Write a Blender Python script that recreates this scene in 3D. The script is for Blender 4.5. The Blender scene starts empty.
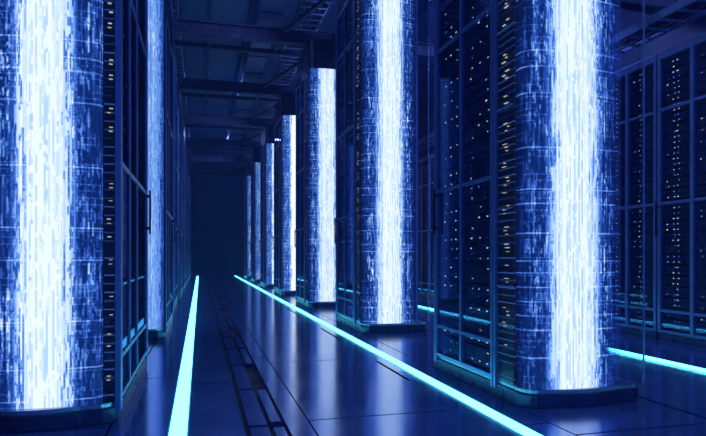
import bpy, bmesh, math, random
from mathutils import Vector, Matrix
R = random.Random(7)
scn = bpy.context.scene
COL = scn.collection

# ------------------------------------------------------------------ helpers
def tag(o, label=None, cat=None, group=None, kind=None):
    if label: o['label'] = label
    if cat: o['category'] = cat
    if group: o['group'] = group
    if kind: o['kind'] = kind
    return o

def empty(name, loc=(0, 0, 0)):
    o = bpy.data.objects.new(name, None)
    o.empty_display_size = 0.2
    COL.objects.link(o); o.location = loc
    return o

class MB:
    """collects geometry for ONE mesh"""
    def __init__(s): s.v = []; s.f = []; s.uv = {}; s.mi = []
    def face(s, idx, m=0, uv=None):
        s.f.append(idx); s.mi.append(m)
        if uv: s.uv[len(s.f) - 1] = uv
    def box(s, x0, x1, y0, y1, z0, z1, m=0):
        x0, x1 = min(x0, x1), max(x0, x1); y0, y1 = min(y0, y1), max(y0, y1)
        b = len(s.v)
        s.v += [(x0,y0,z0),(x1,y0,z0),(x1,y1,z0),(x0,y1,z0),(x0,y0,z1),(x1,y0,z1),(x1,y1,z1),(x0,y1,z1)]
        for q in ((0,3,2,1),(4,5,6,7),(0,1,5,4),(1,2,6,5),(2,3,7,6),(3,0,4,7)):
            s.face([b + i for i in q], m)
        return s
    def bar(s, p, q, w, h, m=0):
        p = Vector(p); q = Vector(q); d = (q - p).normalized()
        up = Vector((0, 0, 1)) if abs(d.z) < .95 else Vector((1, 0, 0))
        a = d.cross(up).normalized() * w / 2; c = a.cross(d).normalized() * h / 2
        b = len(s.v)
        for e in (p, q):
            for k in (-a - c, a - c, a + c, -a + c): s.v.append(tuple(e + k))
        for q4 in ((0,1,2,3),(7,6,5,4),(0,4,5,1),(1,5,6,2),(2,6,7,3),(3,7,4,0)):
            s.face([b + i for i in q4], m)
        return s
    def tube(s, p, q, r, n=12, m=0):
        p = Vector(p); q = Vector(q); d = (q - p).normalized()
        up = Vector((0, 0, 1)) if abs(d.z) < .95 else Vector((1, 0, 0))
        a = d.cross(up).normalized() * r; c = a.cross(d).normalized() * r
        b = len(s.v)
        for e in (p, q):
            for k in range(n):
                t = 2 * math.pi * k / n
                s.v.append(tuple(e + a * math.cos(t) + c * math.sin(t)))
        for k in range(n):
            s.face([b + k, b + (k + 1) % n, b + n + (k + 1) % n, b + n + k], m)
        s.face([b + k for k in range(n)][::-1], m); s.face([b + n + k for k in range(n)], m)
        return s
    def prism(s, pts, z0, z1, m=0):
        n = len(pts); b = len(s.v)
        s.v += [(x, y, z0) for x, y in pts] + [(x, y, z1) for x, y in pts]
        for k in range(n):
            s.face([b + k, b + (k + 1) % n, b + n + (k + 1) % n, b + n + k], m)
        s.face([b + k for k in range(n)][::-1], m); s.face([b + n + k for k in range(n)], m)
        return s
    def ribbon(s, outer, inner, z0, z1, u0=0.0):
        """an upright curved sheet with thickness; UV on the outer side is metres along, metres up"""
        n = len(outer); b = len(s.v)
        s.v += [(x, y, z0) for x, y in outer] + [(x, y, z1) for x, y in outer]
        s.v += [(x, y, z0) for x, y in inner] + [(x, y, z1) for x, y in inner]
        L = [0.0]
        for k in range(1, n): L.append(L[-1] + math.dist(outer[k], outer[k - 1]))
        for k in range(n - 1):
            a0, a1 = L[k] - u0, L[k + 1] - u0
            s.face([b+k, b+k+1, b+n+k+1, b+n+k], 0, [(a0, z0), (a1, z0), (a1, z1), (a0, z1)])
            s.face([b+2*n+k+1, b+2*n+k, b+3*n+k, b+3*n+k+1], 1)
            s.face([b+n+k, b+n+k+1, b+3*n+k+1, b+3*n+k], 1)
            s.face([b+k+1, b+k, b+2*n+k, b+2*n+k+1], 1)
        s.face([b, b+n, b+3*n, b+2*n], 1); s.face([b+n-1, b+3*n-1, b+4*n-1, b+2*n-1], 1)
        return s
    def mesh(s, name, mats, smooth=False, bevel=0):
        me = bpy.data.meshes.new(name)
        me.from_pydata(s.v, [], s.f)
        for m in (mats if isinstance(mats, (list, tuple)) else [mats]): me.materials.append(m)
        for p, mi in zip(me.polygons, s.mi): p.material_index = mi
        if s.uv:
            ul = me.uv_layers.new(name='UVMap')
            for pi, uv in s.uv.items():
                for li, c in zip(me.polygons[pi].loop_indices, uv): ul.data[li].uv = c
        bm = bmesh.new(); bm.from_mesh(me)
        if not s.uv: bmesh.ops.recalc_face_normals(bm, faces=bm.faces)
        if bevel:
            bmesh.ops.bevel(bm, geom=[e for e in bm.edges if e.is_manifold and e.calc_face_angle(0) > .5],
                            offset=bevel, segments=2, affect='EDGES', profile=.6, clamp_overlap=True)
        if smooth:
            for f in bm.faces: f.smooth = True
            for e in bm.edges:
                if len(e.link_faces) == 2 and e.calc_face_angle(0) > .6: e.smooth = False
        bm.to_mesh(me); bm.free()
        return me
    def build(s, name, mats, parent=None, **k):
        return link(name, s.mesh(name, mats, **k), parent)

def link(name, me, parent=None, loc=None):
    o = bpy.data.objects.new(name, me); COL.objects.link(o)
    if parent: o.parent = parent
    if loc: o.location = loc
    return o

def copy_tree(o, parent=None):
    c = o.copy(); COL.objects.link(c)
    if parent: c.parent = parent
    for ch in list(o.children): copy_tree(ch, c)
    return c

# ------------------------------------------------------------------ materials
def newmat(name):
    m = bpy.data.materials.new(name); m.use_nodes = True
    nt = m.node_tree; nt.nodes.clear()
    out = nt.nodes.new('ShaderNodeOutputMaterial')
    return m, nt, out
def N(nt, t, **kw):
    n = nt.nodes.new(t)
    for k, v in kw.items():
        if k == 'inp':
            for a, b in v.items():
                if isinstance(b, bpy.types.NodeSocket): nt.links.new(b, n.inputs[a])
                else: n.inputs[a].default_value = b
        else: setattr(n, k, v)
    return n
def M(nt, op, a, b=0.0, c=None, clamp=False):
    n = nt.nodes.new('ShaderNodeMath'); n.operation = op; n.use_clamp = clamp
    for i, v in enumerate((a, b) if c is None else (a, b, c)):
        if isinstance(v, bpy.types.NodeSocket): nt.links.new(v, n.inputs[i])
        else: n.inputs[i].default_value = v
    return n.outputs[0]
def XYZ(nt, x=0.0, y=0.0, z=0.0):
    n = nt.nodes.new('ShaderNodeCombineXYZ')
    for i, v in enumerate((x, y, z)):
        if isinstance(v, bpy.types.NodeSocket): nt.links.new(v, n.inputs[i])
        else: n.inputs[i].default_value = v
    return n.outputs[0]

def metal(name, col, rough=.4, metallic=.8, var=.25, scale=6., spec=.5):
    m, nt, out = newmat(name)
    tc = N(nt, 'ShaderNodeTexCoord')
    nz = N(nt, 'ShaderNodeTexNoise', inp={'Vector': tc.outputs['Object'], 'Scale': scale, 'Detail': 4.})
    rr = N(nt, 'ShaderNodeMapRange', inp={'Value': nz.outputs['Fac'], 'From Min': .3, 'From Max': .7,
           'To Min': max(.03, rough * (1 - var)), 'To Max': min(1, rough * (1 + var))})
    mx = N(nt, 'ShaderNodeMix', data_type='RGBA')
    nt.links.new(nz.outputs['Fac'], mx.inputs[0])
    mx.inputs[6].default_value = (*[c * (1 - var) for c in col], 1); mx.inputs[7].default_value = (*[c * (1 + var) for c in col], 1)
    b = N(nt, 'ShaderNodeBsdfPrincipled', inp={'Metallic': metallic, 'Specular IOR Level': spec})
    nt.links.new(mx.outputs[2], b.inputs['Base Color']); nt.links.new(rr.outputs[0], b.inputs['Roughness'])
    nt.links.new(b.outputs[0], out.inputs[0])
    return m

FRAME = metal('blue_steel_frame', (.16, .24, .55), .38, .55)
DARK = metal('dark_cabinet_metal', (.018, .028, .075), .35, .3)
PLINTH = metal('navy_plinth', (.03, .05, .14), .3, .4)
UNIT = metal('server_bezel', (.012, .016, .04), .4, .3, scale=20)
UNIT2 = metal('server_face', (.02, .03, .075), .5, .3, scale=30)
HANDLE = metal('dark_handle', (.02, .025, .06), .3, .7)
BEAM = metal('painted_steel_beam', (.018, .03, .085), .65, 0)
TRAY = metal('galvanised_tray', (.22, .32, .62), .4, .6)
CEIL = metal('ceiling_sheet', (.05, .075, .26), .5, .2, scale=1.5)
WALL = metal('navy_wall', (.05, .08, .2), .6, .0, scale=1.0)
LEDGE = metal('brushed_ledge', (.35, .5, .65), .35, .7)

def emit(name, col, s):
    m, nt, out = newmat(name)
    e = N(nt, 'ShaderNodeEmission', inp={'Color': (*col, 1), 'Strength': s})
    nt.links.new(e.outputs[0], out.inputs[0]); return m
LED_W = emit('led_white', (.6, .75, 1), .7)
LED_Y = emit('led_amber', (.9, .80, .5), .55)
LED_B = emit('led_blue', (.12, .3, 1), 1.2)
STRIP = emit('cyan_light', (.10, .80, 1.), 5.5)

def glass(name, tint=(.72, .8, 1), ior=1.5, extra=.0, gcol=(.8, .88, 1)):
    m, nt, out = newmat(name)
    f0 = ((ior - 1) / (ior + 1)) ** 2
    fc = N(nt, 'ShaderNodeLayerWeight', inp={'Blend': .5}).outputs['Facing']
    fr = M(nt, 'ADD', f0, M(nt, 'MULTIPLY', M(nt, 'POWER', fc, 5.), 1 - f0))
    t = N(nt, 'ShaderNodeBsdfTransparent', inp={'Color': (*tint, 1)})
    g = N(nt, 'ShaderNodeBsdfGlossy', inp={'Color': (*gcol, 1), 'Roughness': .03})
    mx = N(nt, 'ShaderNodeMixShader', inp={0: M(nt, 'ADD', fr, extra, clamp=True)})
    nt.links.new(t.outputs[0], mx.inputs[1]); nt.links.new(g.outputs[0], mx.inputs[2])
    nt.links.new(mx.outputs[0], out.inputs[0]); return m
GLASS = glass('door_glass', (.78, .86, 1), 1.5, .02, (.34, .44, .7))
CLEAR = glass('front_glass', (.95, .97, 1), 1.3, 0, (.12, .15, .25))
GLASS_L = glass('dim_reflection_door_glass', (.74, .82, 1), 1.4, .0, (.10, .13, .26))  # left doors: gloss colour darkened to dim the floor strip's reflection
EDGE = metal('polished_glass_edge', (.3, .42, .8), .25, .5)

def screen(name, core_w, wide_w, gain=1.0, core_gain=1.0, mid=0.0):
    """LED display: falling streaks of light around a white core, thin level lines"""
    m, nt, out = newmat(name)
    uv = N(nt, 'ShaderNodeTexCoord').outputs['UV']
    sp = N(nt, 'ShaderNodeSeparateXYZ', inp={0: uv}); x, y = sp.outputs[0], sp.outputs[1]
    seed = M(nt, 'MULTIPLY', N(nt, 'ShaderNodeObjectInfo').outputs['Random'], 97.)
    # pixel columns of the display
    def layer(cols, ys, thr0, thr1, off):
        c = M(nt, 'FLOOR', M(nt, 'MULTIPLY', x, cols))
        wn = N(nt, 'ShaderNodeTexWhiteNoise', noise_dimensions='2D',
               inp={'Vector': XYZ(nt, c, M(nt, 'ADD', seed, off))}).outputs['Value']
        yy = M(nt, 'ADD', M(nt, 'MULTIPLY', y, ys), M(nt, 'MULTIPLY', wn, 91.))
        nz = N(nt, 'ShaderNodeTexNoise', noise_dimensions='2D',
               inp={'Vector': XYZ(nt, M(nt, 'MULTIPLY', c, 3.7), yy), 'Scale': 1., 'Detail': 2.}).outputs['Fac']
        r = N(nt, 'ShaderNodeMapRange', interpolation_type='SMOOTHSTEP',
              inp={'Value': nz, 'From Min': thr0, 'From Max': thr1, 'To Min': 0., 'To Max': 1.}).outputs[0]
        return r, wn
    fine, w1 = layer(74., 8., .53, .62, 3.)
    lng, w2 = layer(72., 1.8, .48, .60, 19.)
    dots, w3 = layer(90., 24., .55, .66, 41.)
    # large slow patches
    pat = N(nt, 'ShaderNodeTexNoise', noise_dimensions='3D',
            inp={'Vector': XYZ(nt, M(nt, 'MULTIPLY', x, 6.), M(nt, 'MULTIPLY', y, 1.6), seed), 'Scale': 1., 'Detail': 3.}).outputs['Fac']
    # ragged core
    wob = M(nt, 'MULTIPLY', M(nt, 'SUBTRACT', M(nt, 'ADD', M(nt, 'MULTIPLY', lng, .6), M(nt, 'MULTIPLY', fine, .4)), .5), .12)
    ax = M(nt, 'ADD', M(nt, 'ABSOLUTE', x), wob)
    core = N(nt, 'ShaderNodeMapRange', interpolation_type='SMOOTHSTEP',
             inp={'Value': ax, 'From Min': core_w * 1.5, 'From Max': core_w * .7, 'To Min': 0., 'To Max': 1.}).outputs[0]
    halo = M(nt, 'EXPONENT', M(nt, 'MULTIPLY', M(nt, 'POWER', M(nt, 'DIVIDE', x, core_w * 1.5), 2.), -1.))
    wide = N(nt, 'ShaderNodeMapRange', interpolation_type='SMOOTHSTEP',
             inp={'Value': M(nt, 'ADD', M(nt, 'ABSOLUTE', x), M(nt, 'MULTIPLY', M(nt, 'SUBTRACT', pat, .5), .25)), 'From Min': wide_w * 1.12, 'From Max': wide_w * .75, 'To Min': 0.03, 'To Max': 1.}).outputs[0]
    colb = M(nt, 'ADD', M(nt, 'MULTIPLY', w1, .5), M(nt, 'MULTIPLY', w2, .5))
    cb = M(nt, 'MULTIPLY', core, M(nt, 'ADD', M(nt, 'ADD', .72, M(nt, 'MULTIPLY', colb, .34)), M(nt, 'MULTIPLY', M(nt, 'ADD', fine, lng), .20)))
    tex = M(nt, 'ADD', M(nt, 'MULTIPLY', fine, .62), M(nt, 'ADD', M(nt, 'MULTIPLY', lng, .40), M(nt, 'MULTIPLY', dots, .30)))
    tex = M(nt, 'MULTIPLY', tex, M(nt, 'ADD', .35, colb))
    tex = M(nt, 'MULTIPLY', tex, M(nt, 'ADD', M(nt, 'MULTIPLY', M(nt, 'SUBTRACT', pat, .25), 1.7), M(nt, 'MULTIPLY', halo, .45)))
    tex = M(nt, 'MULTIPLY', M(nt, 'ADD', tex, M(nt, 'ADD', .09 + mid, M(nt, 'MULTIPLY', halo, .12))), wide)
    # level lines, irregularly spaced
    row = M(nt, 'MULTIPLY', y, 9.0)
    rf = M(nt, 'FRACT', row); ri = M(nt, 'FLOOR', row)
    rn = N(nt, 'ShaderNodeTexWhiteNoise', noise_dimensions='2D', inp={'Vector': XYZ(nt, ri, seed)}).outputs['Value']
    on = M(nt, 'GREATER_THAN', rn, .48)
    ln = M(nt, 'LESS_THAN', M(nt, 'ABSOLUTE', M(nt, 'SUBTRACT', rf, M(nt, 'ADD', .3, M(nt, 'MULTIPLY', rn, .4)))), .05)
    fade = N(nt, 'ShaderNodeTexNoise', noise_dimensions='2D', inp={'Vector': XYZ(nt, M(nt, 'MULTIPLY', x, 5.), M(nt, 'MULTIPLY', ri, 7.)), 'Scale': 1.}).outputs['Fac']
    line = M(nt, 'MULTIPLY', M(nt, 'MULTIPLY', ln, on), M(nt, 'MULTIPLY', fade, M(nt, 'MULTIPLY', M(nt, 'SUBTRACT', 1., core), .55)))
    r2 = M(nt, 'MULTIPLY', y, 21.0); n2 = N(nt, 'ShaderNodeTexWhiteNoise', noise_dimensions='2D',
            inp={'Vector': XYZ(nt, M(nt, 'FLOOR', r2), M(nt, 'FLOOR', M(nt, 'MULTIPLY', x, 9.)))}).outputs['Value']
    l2 = M(nt, 'MULTIPLY', M(nt, 'LESS_THAN', M(nt, 'FRACT', r2), .2), M(nt, 'GREATER_THAN', n2, .55))
    line = M(nt, 'ADD', line, M(nt, 'MULTIPLY', l2, M(nt, 'MULTIPLY', M(nt, 'SUBTRACT', 1., core), .12)))
    val = M(nt, 'ADD', M(nt, 'MAXIMUM', cb, tex), line)
    val = M(nt, 'MULTIPLY', val, gain)
    rim = N(nt, 'ShaderNodeMapRange', interpolation_type='SMOOTHSTEP', inp={'Value': x, 'From Min': .30, 'From Max': .46, 'To Min': 0., 'To Max': .24}).outputs[0]
    val = M(nt, 'SUBTRACT', val, rim, clamp=True)
    rp = N(nt, 'ShaderNodeValToRGB', inp={0: val})
    e = rp.color_ramp.elements
    e[0].position = 0.; e[0].color = (.002, .006, .045, 1)
    e[1].position = 1.; e[1].color = (.84, .92, 1.0, 1)
    for p, c in ((.16, (.006, .03, .2, 1)), (.34, (.03, .11, .55, 1)), (.58, (.15, .36, .95, 1)), (.8, (.46, .66, 1.0, 1))):
        n = e.new(p); n.color = c
    em = N(nt, 'ShaderNodeEmission', inp={'Color': rp.outputs[0],
           'Strength': M(nt, 'ADD', 1.0, M(nt, 'MULTIPLY', core, core_gain))})
    gl = N(nt, 'ShaderNodeBsdfGlossy', inp={'Color': (.004, .004, .006, 1), 'Roughness': .3})
    ad = N(nt, 'ShaderNodeAddShader', inp={0: em.outputs[0], 1: gl.outputs[0]})
    # the outer side of the display is see-through film
    tr = N(nt, 'ShaderNodeBsdfTransparent', inp={'Color': (.85, .9, 1, 1)})
    sh = N(nt, 'ShaderNodeMapRange', interpolation_type='SMOOTHSTEP', inp={'Value': x, 'From Min': .30, 'From Max': .40, 'To Min': 0., 'To Max': .9}).outputs[0]
    a2 = N(nt, 'ShaderNodeAddShader', inp={0: em.outputs[0], 1: tr.outputs[0]})
    mx = N(nt, 'ShaderNodeMixShader', inp={0: sh, 1: ad.outputs[0], 2: a2.outputs[0]})
    nt.links.new(mx.outputs[0], out.inputs[0])
    return m
SCREEN = screen('led_screen', .162, .46, .97, .2)
SCREEN2 = screen('led_screen_wide', .11, .5, .60, 0., .06)
SCREEN1 = screen('led_screen_broad', .128, .58, 1.0, .2)
SCREEN3 = screen('led_screen_dim', .08, .5, .45, 0., .12)
SCREEN_FAR = screen('led_screen_narrow', .122, .44, 1.1, .5, .08)

# status strip on the tower: dim blue lines on near black
def status_mat():
    m, nt, out = newmat('status_strip')
    tc = N(nt, 'ShaderNodeTexCoord').outputs['Object']
    sp = N(nt, 'ShaderNodeSeparateXYZ', inp={0: tc}); z = sp.outputs[2]
    r = M(nt, 'MULTIPLY', z, 16.); ri = M(nt, 'FLOOR', r); rf = M(nt, 'FRACT', r)
    w = N(nt, 'ShaderNodeTexWhiteNoise', noise_dimensions='1D', inp={'W': ri}).outputs['Value']
    l = M(nt, 'MULTIPLY', M(nt, 'LESS_THAN', rf, .14), M(nt, 'MULTIPLY', w, .7))
    b = N(nt, 'ShaderNodeBsdfPrincipled', inp={'Base Color': (.012, .02, .06, 1), 'Roughness': .35,
          'Emission Color': (.1, .25, 1, 1), 'Emission Strength': M(nt, 'MULTIPLY', l, .5)})
    nt.links.new(b.outputs[0], out.inputs[0]); return m
STATUS = status_mat()

def floor_mat():
    m, nt, out = newmat('polished_floor')
    g = N(nt, 'ShaderNodeTexCoord').outputs['Object']
    nz = N(nt, 'ShaderNodeTexNoise', inp={'Vector': g, 'Scale': 1.3, 'Detail': 6., 'Roughness': .6})
    n2 = N(nt, 'ShaderNodeTexNoise', inp={'Vector': g, 'Scale': 22., 'Detail': 3.})
    rr = N(nt, 'ShaderNodeMapRange', inp={'Value': nz.outputs['Fac'], 'From Min': .3, 'From Max': .7, 'To Min': .11, 'To Max': .2})
    mx = N(nt, 'ShaderNodeMix', data_type='RGBA', inp={0: nz.outputs['Fac'], 6: (.09, .22, .60, 1), 7: (.14, .31, .80, 1)})
    bp = N(nt, 'ShaderNodeBump', inp={'Strength': .03, 'Distance': .01, 'Height': n2.outputs['Fac']})
    b = N(nt, 'ShaderNodeBsdfPrincipled', inp={'Base Color': mx.outputs[2], 'Roughness': rr.outputs[0],
          'Specular IOR Level': 1., 'IOR': 1.9, 'Metallic': .68, 'Normal': bp.outputs[0]})
    nt.links.new(b.outputs[0], out.inputs[0]); return m
FLOOR = floor_mat()
GROOVE = metal('groove_black', (.006, .008, .02), .6, 0)

# ------------------------------------------------------------------ setting
YB, YE = -3.0, 41.0
XL, XR = -6.0, 9.2
ZC = 7.7
fm = MB()
cols = [(-6., -3.4), (-3.38, -1.72), (-1.70, -.62), (-.605, -.220), (-.070, .30), (.60, .762), (.774, 1.95), (1.985, 2.08),
        (2.226, 2.44), (2.455, 3.62), (3.66, 5.04), (5.19, 6.42), (6.44, 9.2)]
offs = [0, 1., 2.2, .55, 1.3, .2, 0., .9, .5, .8, 1.6, .4, 1.]
for (a, b), o in zip(cols, offs):
    st = {-.070: 2.5, .6: 3.4, .774: 2.4, 2.0: 3.4}.get(a, 2.4)
    y = YB - o
    while y < YE:
        y0, y1 = max(y + .01, YB), min(y + st - .01, YE)
        if y1 > y0: fm.box(a, b, y0, y1, -.06, 0)
        y += st
for a, b in ((YB, 5.3), (6.4, 8.1), (9.6, 12.1), (13.4, 18.), (20., YE)): fm.box(1.948, 1.99, a, b, -.06, -.0005)
# sunken cable channel with covers
y = YB
k = 0
while y < YE:
    fm.box(.34, .47, y + .02, y + 1.16, -.06, -.012)
    if k % 3 != 1: fm.box(.50, .575, y + .05, y + 1.1, -.06, -.004)
    y += 1.2; k += 1
fl = fm.build('floor', FLOOR, bevel=0); tag(fl, kind='structure')
base = MB().box(XL, XR, YB, YE, -.2, -.06).build('floor', GROOVE); tag(base, kind='structure')
tag(MB().box(XL, XR, YB, YE, ZC, ZC + .2).build('ceiling', CEIL), kind='structure')
tag(MB().box(XL - .2, XL, YB, YE, -.2, ZC).build('wall_left', WALL), kind='structure')
tag(MB().box(XR, XR + .2, YB, YE, -.2, ZC).build('wall_right', WALL), kind='structure')
tag(MB().box(XL, XR, YE, YE + .2, -.2, ZC).build('wall_back', WALL), kind='structure')
# ceiling ribs between the beams
for i, x in enumerate((-4.4, -3.2, -2.0, -.8, .25, 1.27, 1.97, 3.1, 4.4, 5.6, 6.8, 8.0)):
    tag(MB().box(x - .035, x + .035, YB, YE, ZC - .16, ZC).build('trim_%d' % (i + 1), BEAM), kind='structure')

# ------------------------------------------------------------------ floor light strips
def light_strip(x0, x1, y0, y1, label):
    t = empty('floor_light_strip', ((x0 + x1) / 2, y0, 0))
    w = (x1 - x0) / 2; L = y1 - y0
    pts = []
    for k in range(9):
        a = math.pi * k / 8
        pts.append((w * math.cos(a), .004 + .022 * math.sin(a)))
    mb = MB(); n = len(pts)
    mb.v += [(px, 0, pz) for px, pz in pts] + [(px, L, pz) for px, pz in pts]
    for k in range(n - 1): mb.face([k, k + 1, n + k + 1, n + k])
    mb.face([n - 1, 0, n, 2 * n - 1]); mb.face(list(range(n))); mb.face(list(range(n, 2 * n))[::-1])
    mb.build('light_tube', STRIP, t, smooth=True)
    c = MB()
    c.box(-w - .012, -w, 0, L, -.055, .002).box(w, w + .012, 0, L, -.055, .002).box(-w, w, 0, L, -.055, .0)
    c.build('channel', TRAY, t)
    tag(t, label, 'light', 'cyan light strips set in the floor')
    return t
light_strip(-.204, -.086, -1.0, 37.0, 'cyan floor light strip running close along the left row of towers')
light_strip(2.10, 2.205, -1.0, 37.2, 'cyan floor light strip running diagonally along the right row of towers')
light_strip(5.055, 5.175, -1.0, 30.0, 'short visible cyan floor light strip behind the right towers, before the glazed cabinets')

# ------------------------------------------------------------------ servers
def server_mat(name, pitch, columns, size, gain):
    """server face: near black metal with small status lights in irregular columns"""
    m, nt, out = newmat(name)
    sp = N(nt, 'ShaderNodeSeparateXYZ', inp={0: N(nt, 'ShaderNodeTexCoord').outputs['Object']})
    y, z = sp.outputs[1], sp.outputs[2]
    seed = M(nt, 'MULTIPLY', N(nt, 'ShaderNodeObjectInfo').outputs['Random'], 517.)
    zz = M(nt, 'DIVIDE', z, pitch); zi = M(nt, 'FLOOR', zz); zf = M(nt, 'MULTIPLY', M(nt, 'SUBTRACT', M(nt, 'FRACT', zz), .5), pitch)
    total = None
    for i, (yc, sprd, p) in enumerate(columns):
        wn = N(nt, 'ShaderNodeTexWhiteNoise', noise_dimensions='2D', inp={'Vector': XYZ(nt, M(nt, 'ADD', zi, i * 37.), seed)})
        rc = N(nt, 'ShaderNodeSeparateColor', inp={0: wn.outputs['Color']})
        cy = M(nt, 'ADD', yc * .58, M(nt, 'MULTIPLY', M(nt, 'SUBTRACT', rc.outputs[0], .5), sprd * 1.16))
        dy = M(nt, 'ABSOLUTE', M(nt, 'SUBTRACT', y, cy))
        a_ = M(nt, 'LESS_THAN', dy, M(nt, 'MULTIPLY', size, M(nt, 'ADD', .6, rc.outputs[1])))
        b_ = M(nt, 'LESS_THAN', M(nt, 'ABSOLUTE', zf), size * .55)
        o_ = M(nt, 'LESS_THAN', rc.outputs[2], p)
        v = M(nt, 'MULTIPLY', M(nt, 'MULTIPLY', a_, b_), M(nt, 'MULTIPLY', o_, M(nt, 'ADD', .35, wn.outputs['Value'])))
        total = v if total is None else M(nt, 'MAXIMUM', total, v)
    cn = N(nt, 'ShaderNodeTexWhiteNoise', noise_dimensions='2D', inp={'Vector': XYZ(nt, zi, M(nt, 'ADD', seed, 5.))}).outputs['Value']
    rp = N(nt, 'ShaderNodeValToRGB', inp={0: cn}); rp.color_ramp.interpolation = 'CONSTANT'
    e = rp.color_ramp.elements; e[0].color = (.9, .85, .62, 1); e[1].position = .45; e[1].color = (.55, .72, 1, 1)
    n = e.new(.8); n.color = (.12, .3, 1, 1)
    bz = N(nt, 'ShaderNodeTexNoise', inp={'Vector': XYZ(nt, M(nt, 'MULTIPLY', y, 4.), M(nt, 'MULTIPLY', z, 60.)), 'Scale': 1.})
    mx = N(nt, 'ShaderNodeMix', data_type='RGBA', inp={0: bz.outputs['Fac'], 6: (.012, .018, .05, 1), 7: (.03, .045, .12, 1)})
    b = N(nt, 'ShaderNodeBsdfPrincipled', inp={'Base Color': mx.outputs[2], 'Roughness': .45, 'Emission Color': rp.outputs[0],
          'Emission Strength': M(nt, 'MULTIPLY', total, gain)})
    nt.links.new(b.outputs[0], out.inputs[0]); return m
LEDS_SIDE = [(-.30, .05, .55), (-.05, .04, .5), (.22, .05, .55)]
LEDS_C = [(-.04, .035, .95), (.10, .04, .85), (.32, .03, .3)]
SRV_T = server_mat('tower_server_face', .095, LEDS_SIDE, .011, 1.1)
SRV_C = server_mat('cabinet_server_face', .0775, LEDS_C, .011, 1.1)

def server_mesh(w, h, face):
    """face looks along -X; depth goes to +X"""
    u = MB().box(0, .5, -w / 2, w / 2, .006, h - .004, 0)
    u.box(-.2, 0, -w / 2 + .01, w / 2 - .01, .012, h - .012, 1)
    return u.mesh('server_unit', [UNIT, face])

def stack_mesh(w, z0, z1, h, face):
    """the servers of one far bay, too small to tell apart"""
    u = MB().box(0, .5, -w / 2, w / 2, z0, z1, 0); z = z0
    while z + h <= z1:
        u.box(-.2, 0, -w / 2 + .01, w / 2 - .01, z + .01, z + h - .01, 1)
        z += h
    return u.mesh('server_stack', [UNIT, face])

# ------------------------------------------------------------------ towers
HT = 5.68     # top of the lit part
HC = 6.38     # top of the cap
ZP = .14      # plinth
def arc(cx, cy, r, a0, a1, n=7):
    return [(cx + r * math.cos(math.radians(a0 + (a1 - a0) * k / (n - 1))),
             cy + r * math.sin(math.radians(a0 + (a1 - a0) * k / (n - 1)))) for k in range(n)]
def bulged(x0, x1, y, sag, n=11):
    return [(x0 + (x1 - x0) * k / (n - 1), y - sag * (1 - (2 * k / (n - 1) - 1) ** 2)) for k in range(n)]

UN_T = server_mesh(.56, .19, SRV_T)

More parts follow.
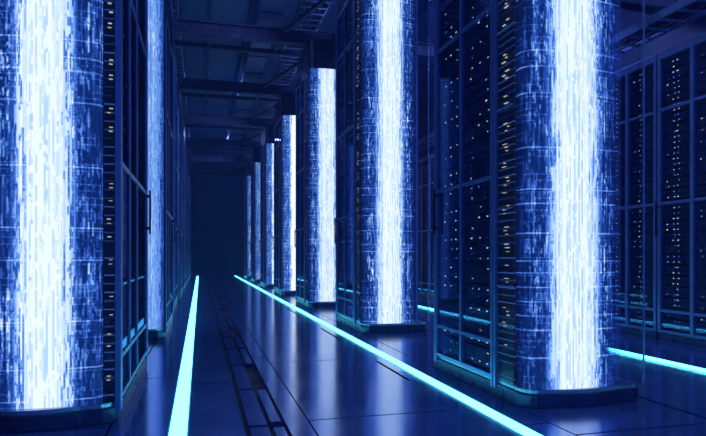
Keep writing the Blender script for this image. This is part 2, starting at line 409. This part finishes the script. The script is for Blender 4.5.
def make_tower(side, detail, W, D, posts, scr, ctr, disp, status):
    """local frame: x 0 at the aisle face and grows away from the aisle, y 0 at the front, grows away from the camera.
       side=+1 right row, -1 left row (x mirrored)"""
    t = empty('server_tower')
    s = side
    fl = (lambda pts: [(s * x, y) for x, y in pts])
    pb = posts[0]
    # plinth with rounded front corners and slight bulge
    ol = [(0, D), (0, .16)] + arc(.16, .16, .16, 180, 250, 5) + bulged(.24, W - .24, .0, .05) + arc(W - .13, .13, .13, 290, 360, 5) + [(W, D)]
    MB().prism(fl(ol), 0, ZP - .03).build('plinth', PLINTH, t, bevel=.01)
    il = [(.02, D - .02), (.02, .17)] + arc(.17, .17, .15, 180, 250, 5) + bulged(.25, W - .25, .02, .045) + arc(W - .14, .14, .12, 290, 360, 5) + [(W - .02, D - .02)]
    MB().prism(fl(il), ZP - .03, ZP).build('light_ledge', LEDGE, t)
    MB().prism(fl(il), HT, HC).build('top_housing', DARK, t, bevel=.02)
    # display sheet
    d0, d1 = disp
    outer = [(d0, .42)] if s > 0 and status == 'side' else [(d0, .12)]
    if status == 'side':
        outer = [(d0, .20)] + arc(d0 + .10, .15, .10, 190, 262, 5) + bulged(d0 + .12, d1 - .16, .045, .035, 15) + arc(d1 - .14, .19, .14, 278, 350, 6) + [(d1, .46)]
    else:
        outer = [(d0, .10)] + bulged(d0 + .02, d1 - .16, .06, .035, 15) + arc(d1 - .14, .20, .14, 278, 350, 6) + [(d1, .46)]
    cx = sum(p[0] for p in outer) / len(outer)
    inner = [(x + (.03 if x < d0 + .3 else (-.03 if x > d1 - .3 else 0)), y + .03) for x, y in outer]
    # arc length at the glow centre
    L = 0; u0 = 0
    for a, b in zip(outer, outer[1:]):
        if a[0] <= ctr <= b[0] or b[0] <= ctr <= a[0]:
            u0 = L + math.dist(a, b) * abs(ctr - a[0]) / max(1e-6, abs(b[0] - a[0])); break
        L += math.dist(a, b)
    MB().ribbon(fl(outer), fl(inner), ZP, HT, u0).build('display_screen', [scr, CLEAR], t, smooth=True)
    # status strip with amber lamps
    sm = MB(); lamps = []; r = random.Random(int(W * 1000) + side * 7 + detail)
    if status == 'side':
        sm.box(s * .02, s * .06, .22, pb - .03, ZP, HT)
    elif status == 'front':
        sm.box(s * .035, s * (d0 - .01), .09, .13, ZP, HT)
    else: sm.box(s * .01, s * .03, .07, .115, ZP, HT)
    st = sm.build('status_panel', STATUS, t)
    z = .3
    while z < HT - .1:
        if r.random() < .62:
            for k in range(r.choice((1, 2, 3))):
                o = r.uniform(0, .07); hh = r.choice((.0035, .005, .0065)); m = r.choice((1, 1, 0))
                if status == 'side': lamps.append((MB().box(s * .008, s * .02, .28 + o, .28 + o + r.choice((.025, .04, .055)), z, z + hh), m))
                else: lamps.append((MB().box(s * (.042 + o * .3), s * (.067 + o * .3), .078, .09, z, z + hh), m))
                z += .03
        z += r.uniform(.03, .09)
    for lb, m in lamps[:95] if status != 'none' else (): lb.build('indicator_light', (LED_W, LED_Y)[m], st)
    # clear glass around the front
    g0 = [(.005, pb - .03), (.005, .16)] + arc(.155, .155, .15, 180, 250, 5) + bulged(.24, W - .2, .012, .045, 11) + arc(W - .055, .065, .05, 285, 360, 5) + [(W - .005, pb + .1)]
    g1 = [(x + (.006 if x < W / 2 else -.006), y + .006) for x, y in g0]
    gm = MB().ribbon(fl(g0), fl(g1), ZP, HT)
    gm.mi = [0] * len(gm.f)
    gl = gm.build('front_glass', [CLEAR, EDGE], t, smooth=True)
    MB().box(s * (W - .012), s * W, .01, .022, ZP, HT).build('glass_edge', EDGE, t)
    if detail:
        for z in (.95, 1.6, 2.45, 3.1, 4.0, 4.9) if status == 'side' else ():
            MB().box(s * .0, s * .012, .2, pb - .03, z, z + .012).build('trim_bar', EDGE, t)
    # dark core of the rack behind
    MB().box(s * .09, s * (W - .02), pb, D - .02, ZP, HT).build('rack_body', DARK, t)
    # frame: posts and rails on the aisle face
    for i, p in enumerate(posts):
        w = .075 if i in (0,) else (.06 if i == len(posts) - 1 else .03)
        pm = MB()
        if i == 0:
            px = .07 if s > 0 else .03
            pm.box(-s * .012, s * px, p - .05, p - .012, ZP - .07, HT).box(-s * .012, s * px, p + .005, p + .04, ZP - .07, HT)
            pm.box(0, s * (px - .01), p - .02, p + .01, ZP - .02, HT)
        elif i == len(posts) - 1:
            pm.box(-s * .012, s * .07, p - .045, p - .02, ZP - .07, HT).box(-s * .012, s * .07, p + .0, p + .025, ZP - .07, HT)
            pm.box(0, s * .06, p - .03, p + .01, ZP - .02, HT)
        else: pm.box(-s * .008, s * .05, p - w / 2, p + w / 2, ZP, HT)
        pm.build('frame_post', FRAME, t, bevel=.004)
    for z, h in ((ZP, .035), (.46, .035), (1.90, .035), (3.40, .035), (4.85, .035), (HT - .05, .05)):
        MB().box(-s * .006, s * .04, posts[0], posts[-1], z - (0 if z == ZP else h / 2), z + (h if z == ZP else h / 2)).build('frame_rail', FRAME, t, bevel=.003)
    # outer face frame
    MB().box(s * (W - .03), s * W, pb - .02, pb + .03, ZP, HT).build('corner_post', FRAME, t)
    MB().box(s * (W - .03), s * W, D - .05, D, ZP, HT).build('corner_post', FRAME, t)
    for i in range(len(posts) - 1):
        a, b = posts[i] + .045, posts[i + 1] - (.05 if i == len(posts) - 2 else .02)
        dr = MB().box(s * .006, s * .014, a, b, ZP + .03, HT - .05).build('door', GLASS if s > 0 else GLASS_L, t)
        if i == len(posts) - 2:
            hd = MB().box(-s * .05, -s * .03, b - .0, b + .025, 1.45, 1.93).box(-s * .035, s * .0, b, b + .02, 1.50, 1.53).box(-s * .035, s * .0, b, b + .02, 1.85, 1.88)
            hd.build('handle', HANDLE, dr, bevel=.003)
        yc = (a + b) / 2; w = b - a
        if detail:
            h = .19; z0 = ZP + .05; r = random.Random(i * 31 + detail); z = z0
            while z + h < HT - .02:
                q = link('server_unit', UN_T, t, (s * .045, yc, z)); q.scale = (.08, w / .58, 1)
                if s < 0: q.rotation_euler = (0, 0, math.pi)
                z += h
        else:
            u = stack_mesh(w, ZP + .05, HT - .05, .19, SRV_T)
            q = link('server_stack', u, t, (s * .045, yc, 0)); q.scale = (.08, 1, 1)
            if s < 0: q.rotation_euler = (0, 0, math.pi)
    return t

RW, RD = 1.12, 1.84
RP = [.52, 1.18, 1.80]
LW, LD = 1.06, 2.36
LP = [.12, .72, 1.30, 2.30]
GR = 'light-fronted server towers in the right row'
GL = 'light-fronted server towers in the left row'
ys = [4.05 + 4.72 * k for k in range(7)]
rl = ['nearest and largest tower of the right row, white glowing front, glazed doors on its left',
      'second tower of the right row, its front just left of the largest one',
      'third tower of the right row, nearest one whose glowing top edge shows',
      'fourth tower of the right row, narrow bright front, top well below the nearer one',
      'fifth tower of the right row, slim bright front beside the middle of the far aisle',
      'sixth tower of the right row, thin glowing sliver before the last one',
      'farthest tower of the right row, thinnest glowing sliver next to the dark end wall']
def nfix(a, n): return a
RX, LX = 2.47, -.57
Ra = make_tower(1, 2, RW, RD, RP, SCREEN, .455, (.03, .99), 'side')
Rb = make_tower(1, 0, RW, RD, RP, SCREEN_FAR, .46, (.04, .90), 'side')
for k, y in enumerate(ys):
    if k < 3: t = Ra if k == 0 else copy_tree(Ra)
    else: t = Rb if k == 3 else copy_tree(Rb)
    t.location = (RX, y, 0); tag(t, rl[k], 'server tower', GR)
ll = ['nearest tower of the left row, broad glowing front cut by the left edge',
      'second tower of the left row, pale blue edge just right of the nearest one',
      'third tower of the left row, dim blue front edge past the pale blue glowing one',
      'fourth tower of the left row, dark face in the middle of the row',
      'fifth tower of the left row, dark sliver deep along the left floor strip',
      'sixth tower of the left row, dark sliver before the last two',
      'seventh tower of the left row, next to last, by the end of the floor strip',
      'farthest tower of the left row, at the dark end wall']
La = make_tower(-1, 3, LW, LD, LP, SCREEN1, .49, (.115, .92), 'front')
Lb = make_tower(-1, 4, LW, LD, LP, SCREEN2, .22, (.02, .92), 'none')
Lc = make_tower(-1, 0, LW, LD, LP, SCREEN3, .4, (.02, .92), 'none')
for k in range(8):
    y = 4.46 + 4.5 * k
    t = {0: La, 1: Lb, 2: Lc}.get(k) or copy_tree(Lc)
    t.location = (-.49 if k == 1 else LX, y, 0); tag(t, ll[k], 'server tower', GL)

# ------------------------------------------------------------------ glazed cabinets along the right aisle
CX, CH, CM = 6.5, 4.14, 1.25
UN_C = server_mesh(.56, .155, SRV_C)
def make_cabinet(detail):
    t = empty('server_cabinet')
    w = CM - .03
    MB().box(0, .9, 0, w, 0, .1).build('plinth', PLINTH, t, bevel=.008)
    MB().box(.12, .9, .03, w - .03, .1, CH - .06).build('rack_body', DARK, t)
    MB().box(-.01, .9, 0, w, CH - .06, CH + .05).build('top_panel', FRAME, t, bevel=.006)
    for a, b in ((0, .05), (w / 2 - .028, w / 2 + .028), (w - .05, w)):
        MB().box(-.012, .06, a, b, .1, CH - .06).build('frame_post', FRAME, t, bevel=.004)
    for z in (.12, .42, 1.98, 3.34):
        MB().box(-.006, .03, .05, w - .05, z - .02, z + .02).build('frame_rail', FRAME, t, bevel=.003)
    for j, (a, b) in enumerate(((.055, w / 2 - .03), (w / 2 + .03, w - .055))):
        d = MB().box(.008, .016, a, b, .14, CH - .07).build('door', GLASS, t)
        if j == 1:
            MB().box(-.06, -.035, w - .03, w - .005, 1.5, 2.0).box(-.04, -.012, w - .03, w - .005, 1.55, 1.58).box(-.04, -.012, w - .03, w - .005, 1.92, 1.95).build('handle', HANDLE, d)
        yc = (a + b) / 2
        if detail:
            r = random.Random(j + 5); z = .16
            while z + .155 < CH - .08:
                q = link('server_unit', UN_C, t, (.06, yc, z)); q.scale = (.12, (b - a) / .58, 1)
                z += .155
        else:
            u = stack_mesh(b - a, .16, CH - .08, .155, SRV_C)
            q = link('server_stack', u, t, (.06, yc, 0)); q.scale = (.12, 1, 1)
    return t
Ca, Cb = make_cabinet(True), make_cabinet(False)
y0 = 7.12 - 3 * CM
cl = {0: 'glazed black server cabinet on the right aisle, just outside the right edge',
      1: 'glazed server cabinet cut by the right edge, columns of amber lights behind glass',
      2: 'glazed server cabinet at the right, its vertical handle by the blue double post',
      3: 'glazed server cabinet seen directly right of the nearest tower, behind its clear glass edge'}
for k in range(16):
    det = k < 5
    t = (Ca if k == 0 else copy_tree(Ca)) if det else (Cb if k == 5 else copy_tree(Cb))
    t.location = (CX, y0 + k * CM, 0)
    tag(t, cl.get(k, 'dark glazed server cabinet far along the right aisle, mostly hidden behind the towers'), 'server cabinet',
        'glazed server cabinets along the right aisle' if k in cl else 'far glazed server cabinets behind the right towers')

# ------------------------------------------------------------------ overhead steel
bl = ['nearest steel beam across the ceiling, out over the viewpoint', 'steel beam across the ceiling above the second right tower',
      'largest visible steel beam crossing the aisle ceiling, at the top of the picture', 'steel beam crossing the ceiling just below the largest one',
      'steel beam crossing the ceiling above the fifth right tower', 'steel beam crossing the ceiling above the sixth right tower',
      'steel beam crossing the ceiling above the farthest right tower', 'faint steel beam at the far end wall']
for k in range(8):
    y = 4.9 + 4.72 * k
    t = empty('ceiling_beam', (0, y, 6.5))
    x0, x1 = XL + .05, XR - .05
    m = MB().box(x0, x1, -.09, .09, 0, .035).box(x0, x1, -.09, .09, .3, .335).box(x0, x1, -.015, .015, .035, .3)
    for i in range(22):
        xx = x0 + .3 + i * .68
        if xx < x1 - .2: m.box(xx - .008, xx + .008, -.085, .085, .035, .3)
    m.build('girder', BEAM, t)
    m = MB().box(x0, x1, .85, .97, .02, .13)
    for xx in (-5, -2.2, .2, 1.9, 4.4, 7.2): m.box(xx - .03, xx + .03, .088, .86, .04, .09)
    m.build('secondary_rail', BEAM, t)
    tag(t, bl[k], 'beam', 'steel beams crossing the ceiling')

def cable_tray(x, z, w, label, y0=0.5, y1=38):
    t = empty('cable_tray', (x, y0, z))
    L = y1 - y0
    MB().box(-w/2 - .02, -w/2, 0, L, 0, .12).build('side_rail', TRAY, t)
    MB().box(w/2, w/2 + .02, 0, L, 0, .12).build('side_rail', TRAY, t)
    m = MB(); y = .1
    while y < L: m.box(-w/2, w/2, y, y + .05, .01, .04); y += .34
    m.build('rung', TRAY, t)['kind'] = 'stuff'
    r = random.Random(int(x * 10))
    for i in range(5):
        m = MB(); xx = -w/2 + .07 + i * (w - .14) / 4
        yy = 0; px = xx
        for j in range(19):
            nx = xx + r.uniform(-.03, .03)
            m.tube((px, yy, .075), (nx, yy + L / 19, .075), .025, 8); px = nx; yy += L / 19
        m.build('cable', HANDLE, t)
    y = 1.2; rod = MB().box(-.008, .008, -.008, .008, .12, ZC - z).mesh('hanger_rod', BEAM)
    while y < L - .2:
        for sx in (-1, 1): link('hanger_rod', rod, t, (sx * (w/2 + .01), y, 0))
        y += 2.36
    tag(t, label, 'cable tray', 'ladder cable trays under the ceiling')
cable_tray(2.55, 6.95, .6, 'ladder cable tray hung above the right row of towers, right of the aisle ceiling')
cable_tray(-.75, 6.95, .5, 'ladder cable tray hung above the left row of towers')
cable_tray(6.9, 4.75, .5, 'low ladder cable tray hung above the glazed cabinets at the right', 1.0, 30)

def duct(x, z, w, h, label):
    t = empty('air_duct', (x, 0.4, z))
    MB().box(-w/2, w/2, 0, 38, 0, h).build('duct_body', CEIL, t, bevel=.02)
    y = .8; fl_ = MB().box(-w/2 - .02, w/2 + .02, 0, .05, -.02, h + .02).mesh('flange', BEAM)
    while y < 38: link('flange', fl_, t, (0, y, 0)); y += 1.57
    tag(t, label, 'air duct', 'air ducts under the ceiling')
duct(1.62, 7.0, .55, .38, 'flat rectangular air duct running under the aisle ceiling beside the right cable tray')
duct(4.7, 7.0, .6, .45, 'rectangular air duct running under the ceiling of the right aisle')

m_lab = ['diagonal roof brace left of the aisle, third bay', 'diagonal roof brace right of the aisle, third bay']
for k in range(7):
    y = 4.9 + 4.72 * k
    for xx0, xx1, nm in ((-2.6, -.5, 'left'), (3.3, 2.0, 'right')):
        o = MB().bar((xx0, y + .1, 6.72), (xx1, y + 4.6, 6.72), .09, .07).build('roof_brace', BEAM)
        tag(o, 'thin diagonal steel roof brace over the %s row of towers, between two ceiling beams' % nm, 'roof brace', 'diagonal roof braces over the %s row' % nm)

# ------------------------------------------------------------------ light
w = bpy.data.worlds.new('World'); scn.world = w; w.use_nodes = True
bg = w.node_tree.nodes['Background']; bg.inputs[0].default_value = (.05, .12, .6, 1); bg.inputs[1].default_value = .55
def area(name, loc, rot, sx, sy, e, col):
    l = bpy.data.lights.new(name, 'AREA'); l.shape = 'RECTANGLE'; l.size = sx; l.size_y = sy; l.energy = e; l.color = col
    o = bpy.data.objects.new(name, l); COL.objects.link(o); o.location = loc; o.rotation_euler = rot
    return o
for y in ys:  # added fill above both tower rows to brighten the ceiling, no fixtures there
    area('ceiling_fill_light', (RX + .5, y + 1.0, HC + .03), (math.pi, 0, 0), .5, .9, 9, (.22, .32, 1))
    area('ceiling_fill_light', (LX - .5, y + .6, HC + .03), (math.pi, 0, 0), .5, .9, 5, (.22, .32, 1))
for k in range(4):  # added dim blue fill from overhead, stands for no visible fixture
    area('hall_fill_light', (.9, 2.6 + 9.44 * k, 7.45), (0, 0, 0), 1.2, .3, 75, (.22, .32, 1))
area('side_fill_light', (5.2, 3., 7.4), (0, 0, 0), 1.2, .4, 230, (.22, .32, 1))  # this and the next: added fill to lift the cabinet frames
area('side_fill_light', (5.6, 12., 7.4), (0, 0, 0), 1.2, .4, 230, (.22, .32, 1))

m, nt, out = newmat('thin_haze')
v = N(nt, 'ShaderNodeVolumeScatter', inp={'Color': (.22, .30, 1, 1), 'Density': .007, 'Anisotropy': .3})
nt.links.new(v.outputs[0], out.inputs['Volume'])
tag(MB().box(XL - .5, XR + .5, YB - 3, YE + .5, -.5, ZC + .5).build('haze', m), 'thin blue haze filling the whole hall', 'haze', kind='stuff')

# ------------------------------------------------------------------ camera
cam = bpy.data.cameras.new('Camera'); co = bpy.data.objects.new('Camera', cam); COL.objects.link(co)
co.location = (0, 0, 1.2)
co.rotation_euler = (math.radians(90), 0, -math.atan(153 / 580))
cam.sensor_width = 36; cam.lens = 36 * 580 / 706
cam.shift_y = (257 - 218) / 706
cam.clip_start = .05; cam.clip_end = 200
scn.camera = co
vs = scn.view_settings
vs.view_transform = 'Standard'; vs.look = 'None'; vs.gamma = 1; vs.use_curve_mapping = False; vs.exposure = 0
